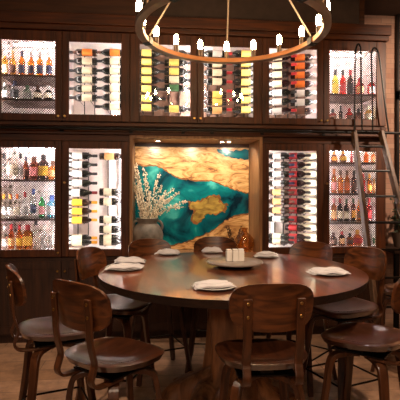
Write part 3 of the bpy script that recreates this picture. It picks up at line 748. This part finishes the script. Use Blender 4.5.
CH_ = [  # lat, z, facing lat, facing z, label
 (-.80, 2.62, .90, .43, 'dark bentwood stool seen side-on left of the table by the base cabinets'),
 (-.395, 2.16, .60, .80, 'dark bentwood stool in front, left, its back turned to the camera'),
 (.285, 2.17, -.10, .99, 'dark bentwood stool in front, centre, with wide grained backrest and brass screws'),
 (.86, 2.42, -.78, .62, 'dark bentwood stool at front right, seat showing and backrest past the frame'),
 (.935, 3.06, -.90, -.43, 'brown bentwood stool behind the right table edge, under the ladder'),
 (.74, 3.50, -.62, -.72, 'brown bentwood stool behind the table below the lower right wine case'),
 (.12, 3.80, -.05, -1, 'dark bentwood stool behind the table in front of the artwork'),
 (-.33, 3.64, .40, -.9, 'dark bentwood stool behind the table in front of the clay pot'),
 (-.55, 3.14, .96, -.28, 'dark bentwood stool behind the left table edge below the lower left wine case'),
 (1.63, 3.58, -.8, -.4, 'brown bentwood stool at the far right in front of the ladder foot'),
]
first = None
for i_, (lat, z, fx, fz, lab) in enumerate(CH_):
    c = make_chair(lab) if first is None else copy_tree(first)
    if first is None: first = c
    c['label'] = lab
    p = W(lat, z); f = W(fx, fz); c.location = (p.x, p.y, 0); c.rotation_euler.z = math.atan2(f.y, f.x)-pi/2
    c.scale = ((1, 1, (.97, 1, 1, 1, .99, .97, .97, .97, .98, .98)[i_]))

# ------------------------------------------------------------------ table settings
def on_table(px, py, h=TZ):
    z = (EYE-h)*FPX/(py-HZ); return W((px-200)/FPX*z, z, h)
plate_me = MB().lathe([(.0, .004), (.05, .004), (.062, .007), (.088, .016), (.090, .0145), (.064, .003), (.045, 0), (.0, 0)], 36, close=False).mesh('dinner_plate', 'plate_white', True)
def napkin_me(seed, w_=.17, d_=.085):
    rs = random.Random(seed); mb = MB(); nx, ny = 18, 12
    for layer in range(3):
        ox, oy = rs.uniform(-.01, .01), rs.uniform(-.008, .008); sw = 1-.10*layer; z0 = .008+layer*.009
        def h(u, v, up_):
            e = max(abs(u), abs(v)); ed = 1-max(0, (e-.75)/.25)**2*.9
            wv = .006*noise.noise((u*2.2+seed, v*2.5, layer*3))+.004*sin(u*5+seed+v*2)
            sag = -.006*max(0, abs(u)-.5)*2
            return z0+(.009*ed+wv*.8 if up_ else -.001+wv*.5)+sag+.006
        vs = []; fs = []
        for up_ in (True, False):
            for j in range(ny+1):
                for i in range(nx+1):
                    u = -1+2*i/nx; v = -1+2*j/ny
                    sk = .12*sin(seed)*v
                    vs.append((ox+w_/2*sw*(u+sk)*(1+.05*noise.noise((v*3, seed, 1))), oy+d_/2*sw*v*(1+.12*noise.noise((u*2, seed, 5))), h(u, v, up_)))
        N = (nx+1)*(ny+1)
        for j in range(ny):
            for i in range(nx):
                a = j*(nx+1)+i; fs.append((a, a+1, a+nx+2, a+nx+1)); fs.append((N+a, N+a+nx+1, N+a+nx+2, N+a+1))
        for i in range(nx):
            fs.append((i, N+i, N+i+1, i+1)); a = ny*(nx+1)+i; fs.append((a, a+1, N+a+1, N+a))
        for j in range(ny):
            a = j*(nx+1); fs.append((a, a+nx+1, N+a+nx+1, N+a)); a += nx; fs.append((a, N+a, N+a+nx+1, a+nx+1))
        mb.add(vs, fs)
    return mb.mesh('folded_napkin', 'napkin_cloth', True)
SET = [(126, 269.5, .12, 1.05, 'near the left table edge'), (131, 262.5, -.05, 1.0, 'behind the leftmost plate'), (168, 254.5, 0, .85, 'at the back left in front of the clay pot'),
       (212, 252.5, 0, .75, 'at the back centre left of the shakers'), (267, 257, .1, .85, 'just right of the turntable'), (329, 273.5, .12, 1.1, 'at the right table edge'), (214, 288, .25, 1.05, 'in front centre near the table edge')]
for i, (px, py, rz, s, where) in enumerate(SET):
    p = on_table(px, py)
    o = tag(mk('dinner_plate', plate_me), 'white plate under a folded napkin, '+where, 'plate', 'plates on the round table'); o.location = p; o.rotation_euler.z = rz
    nk = tag(mk('folded_napkin', napkin_me(i*3+1)), 'folded pale napkin on the plate '+where, 'napkin', 'napkins on the plates'); nk.location = p; nk.rotation_euler.z = rz-YAW; nk.scale = (1.28*s, 1.2*s, .85 if s > .9 else 1)
    for q in (o,): q.scale = (1.2*s, 1.2*s, .9*s)
# lazy susan
p = on_table(235, 266.5)
ls = thing('lazy_susan', 'round grey turntable on a dark foot in the table centre', 'turntable', p)
MB().lathe([(.0, .001), (.11, .001), (.115, .006), (.10, .022), (.0, .022)], 36, close=False).build('foot', 'black_metal', ls, True)
MB().lathe([(.0, .0225), (.17, .0225), (.186, .030), (.186, .037), (.182, .040), (.0, .040)], 48, close=False).build('turntable_plate', 'susan_top', ls, True)
for k, (dx, dy, hh, lab) in enumerate(((-.043, -.02, .072, 'left one of the three square shakers on the turntable'), (-.003, -.03, .074, 'middle one of the three square shakers on the turntable'), (.037, -.02, .074, 'right one of the three square shakers on the turntable'))):
    t = thing('condiment_shaker', 'pale '+lab, 'shaker', (p.x+dx, p.y+dy, p.z+.0403), .1, 'square shakers on the turntable'); t.scale = (1.15, 1.15, 1.1)
    MB().box(-.0165, .0165, -.0165, .0165, 0, hh-.012).build('body', 'shaker_ceramic', t, bevel=.003)
    MB().box(-.015, .015, -.015, .015, hh-.012, hh).build('lid', 'shaker_ceramic', t, bevel=.003)
# small tumbler near the front plate
p = on_table(228, 246, TZ)

# ------------------------------------------------------------------ niche decor
X, _ = at(147.5, 240, YF+.22)
pot = thing('clay_pot', 'dark weathered clay pot with a side handle in the niche', 'vase', (X, YF+.24, NZ)); pot.scale = (1.10, 1.05, 1.14)
MB().lathe([(.0, 0), (.085, .0), (.10, .015), (.135, .10), (.142, .16), (.13, .215), (.10, .25), (.085, .262), (.088, .29), (.102, .305), (.098, .308), (.082, .292), (.078, .262), (.09, .245), (.0, .23)], 32, close=False).build('body', 'clay', pot, True)
for s in (-1, 1):
    MB().tube(arc([(s*.093, -.02, .285), (s*.118, -.03, .275), (s*.132, -.03, .245), (s*.128, -.025, .21)], 5), .011, 8).build('handle', 'clay', pot, True)
rs = random.Random(4)
tips = [(127.5, 162), (130, 172), (131.5, 182), (134, 160), (137, 168), (139, 178), (143, 164), (146, 172), (148, 182), (141, 188), (150, 192), (157, 178), (162, 184), (167, 190), (174, 188), (180, 192), (188, 201), (186, 207), (172, 197), (164, 196), (160, 172), (133, 190), (136, 196), (128.5, 186)]
pl = Vector(pot.location)
for i, (px, py) in enumerate(tips):
    Yt = YF+rs.uniform(.06, .36)
    xt, zt = at(px, py, Yt); xt = max(xt, -.19)
    tip = Vector((xt, Yt, zt))
    a = Vector((pl.x+rs.uniform(-.05, .05), pl.y+rs.uniform(-.04, .04), NZ+.275)); d = tip-a
    mouth = Vector((pl.x+max(-.06, min(.06, d.x*.3)), pl.y+rs.uniform(-.04, .02), NZ+.355))
    path = arc([a, mouth, mouth.lerp(tip, .5)+Vector((0, 0, .03)), tip], 6)
    mb = MB(); P0 = [q-a for q in path]
    mb.tube(P0, .0022, 5)
    mb.cur = 1
    n_ = len(P0)
    for k in range(60):
        f = .30+.64*rs.random(); q = P0[min(n_-1, int(f*(n_-1)))].lerp(P0[min(n_-1, int(f*(n_-1))+1)], rs.random())
        off = Vector((rs.uniform(-1, 1), rs.uniform(-1, 1), rs.uniform(-1, 1)))*.022*(1.2-f*.6)
        q = q+off
        q.x = max(q.x, -.198-a.x)
        mb.sphere(q, rs.uniform(.0040, .0070), 6, 4, (1, 1, 1.4))
    o = mb.build('dried_flower_stem', ['stem_tan', 'bud_white'], None, True); o.location = a
    tag(o, 'dried stem with tiny white blossoms fanning out of the clay pot', 'dried flower', 'dried stems in the clay pot')
# amber vase and twigs
X, _ = at(244.5, 240, YF+.24)
av = thing('amber_glass_vase', 'round amber glass vase with a narrow neck in the niche', 'vase', (X, YF+.24, NZ)); av.scale = (1.4, 1.3, 1.15)
MB().lathe([(.0, .003), (.045, .0), (.060, .02), (.072, .07), (.068, .12), (.045, .155), (.024, .175), (.021, .20), (.027, .215), (.024, .215), (.018, .20), (.02, .176), (.04, .152), (.063, .12), (.067, .07), (.055, .022), (.0, .008)], 28, close=False).build('body', 'amber_vase', av, True)
X2, _ = at(235, 240, YF+.16)
tv = thing('glass_bud_vase', 'small clear glass holding dry brown twigs left of the amber vase', 'vase', (X2, YF+.14, NZ))
MB().lathe([(.0, .003), (.022, .0), (.026, .01), (.024, .09), (.026, .10), (.023, .10), (.021, .09), (.022, .012), (.0, .008)], 20, close=False).build('body', 'clear_glass', tv, True)
for i in range(7):
    a = Vector((X2+rs.uniform(-.008, .008), YF+.14+rs.uniform(-.008, .008), NZ+.012))
    tip = a+Vector((rs.uniform(-.10, .09), rs.uniform(-.05, .05), rs.uniform(.15, .27)))
    mb = MB(); P0 = [Vector((0, 0, 0)), Vector((0, 0, .09))+(tip-a)*.05, (tip-a)*.6, tip-a]; mb.tube(arc(P0, 4), .0022, 5)
    for k in range(12):
        q = (tip-a)*rs.uniform(.5, 1)+Vector((rs.uniform(-.012, .012), rs.uniform(-.012, .012), rs.uniform(-.01, .01))); mb.sphere(q, .006, 6, 4, (1, 1, 1.6))
    o = mb.build('dried_twig', 'twig_brown', None, True); o.location = a
    tag(o, 'thin dry brown twig standing in the small glass beside the amber vase', 'twig', 'twigs in the small glass')
X3, _ = at(224, 243, YF+.12)
t = thing('votive_holder', 'small white votive cup on the counter, left of the twigs', 'candle holder', (X3, YF+.10, NZ))
MB().lathe([(.0, 0), (.022, 0), (.028, .006), (.031, .05), (.028, .05), (.025, .008), (.0, .008)], 20, close=False).build('cup', 'plate_white', t, True)
MB().lathe([(.0, .008), (.0235, .008), (.026, .035), (.0, .035)], 16, close=False).build('candle', 'napkin_cloth', t, True)

# ------------------------------------------------------------------ right side: console, plant
cx0, _ = at(384, 252, 4.35)
cs = thing('console_table', 'dark narrow console table against the brick wall, right of the cabinets', 'table', (XR+.55, 4.62, 0))
MB().box(-.47, .5, -.22, .26, .80, .84).build('tabletop', 'table_edge', cs, bevel=.004)
for sx in (-.43, .46):
    for sy in (-.18, .22):
        MB().box(sx-.02, sx+.02, sy-.02, sy+.02, 0, .7995).build('leg', 'black_metal', cs)
pp = (XR+.26, 4.62, .8405)
pt = thing('potted_plant', 'dark leafy plant in a brown pot on the console table', 'plant', pp)
MB().lathe([(.0, 0), (.06, 0), (.085, .13), (.09, .15), (.08, .15), (.076, .135), (.0, .13)], 24, close=False).build('pot', 'terracotta', pt, True)
rs = random.Random(9)
stm = MB(); lv = MB()
for i in range(22):
    a = rs.uniform(0, 2*pi); sp = rs.uniform(.03, .17); hh = rs.uniform(.22, .60)
    tip = Vector((cos(a)*sp, sin(a)*sp*.8, hh)); path = arc([(0, 0, .12), tip*.5+Vector((0, 0, .08)), tip], 5); stm.tube(path, .003, 5)
    for k in range(9):
        f = rs.uniform(.3, 1); q = path[int(f*(len(path)-1))]; b = rs.uniform(0, 2*pi); L_ = rs.uniform(.05, .09)
        d = Vector((cos(b), sin(b), rs.uniform(-.5, .6))).normalized(); sd = d.cross(Vector((0, 0, 1))).normalized()*L_*.28
        nrm = d.cross(sd).normalized()*.004
        lv.add([q, q+d*L_*.4+sd+nrm, q+d*L_, q+d*L_*.4-sd+nrm, q+d*L_*.45-nrm*2], [(0, 1, 4), (1, 2, 4), (2, 3, 4), (3, 0, 4)])
stm.build('stem', 'twig_brown', pt, True); lv.build('foliage', 'leaf_dark', pt)
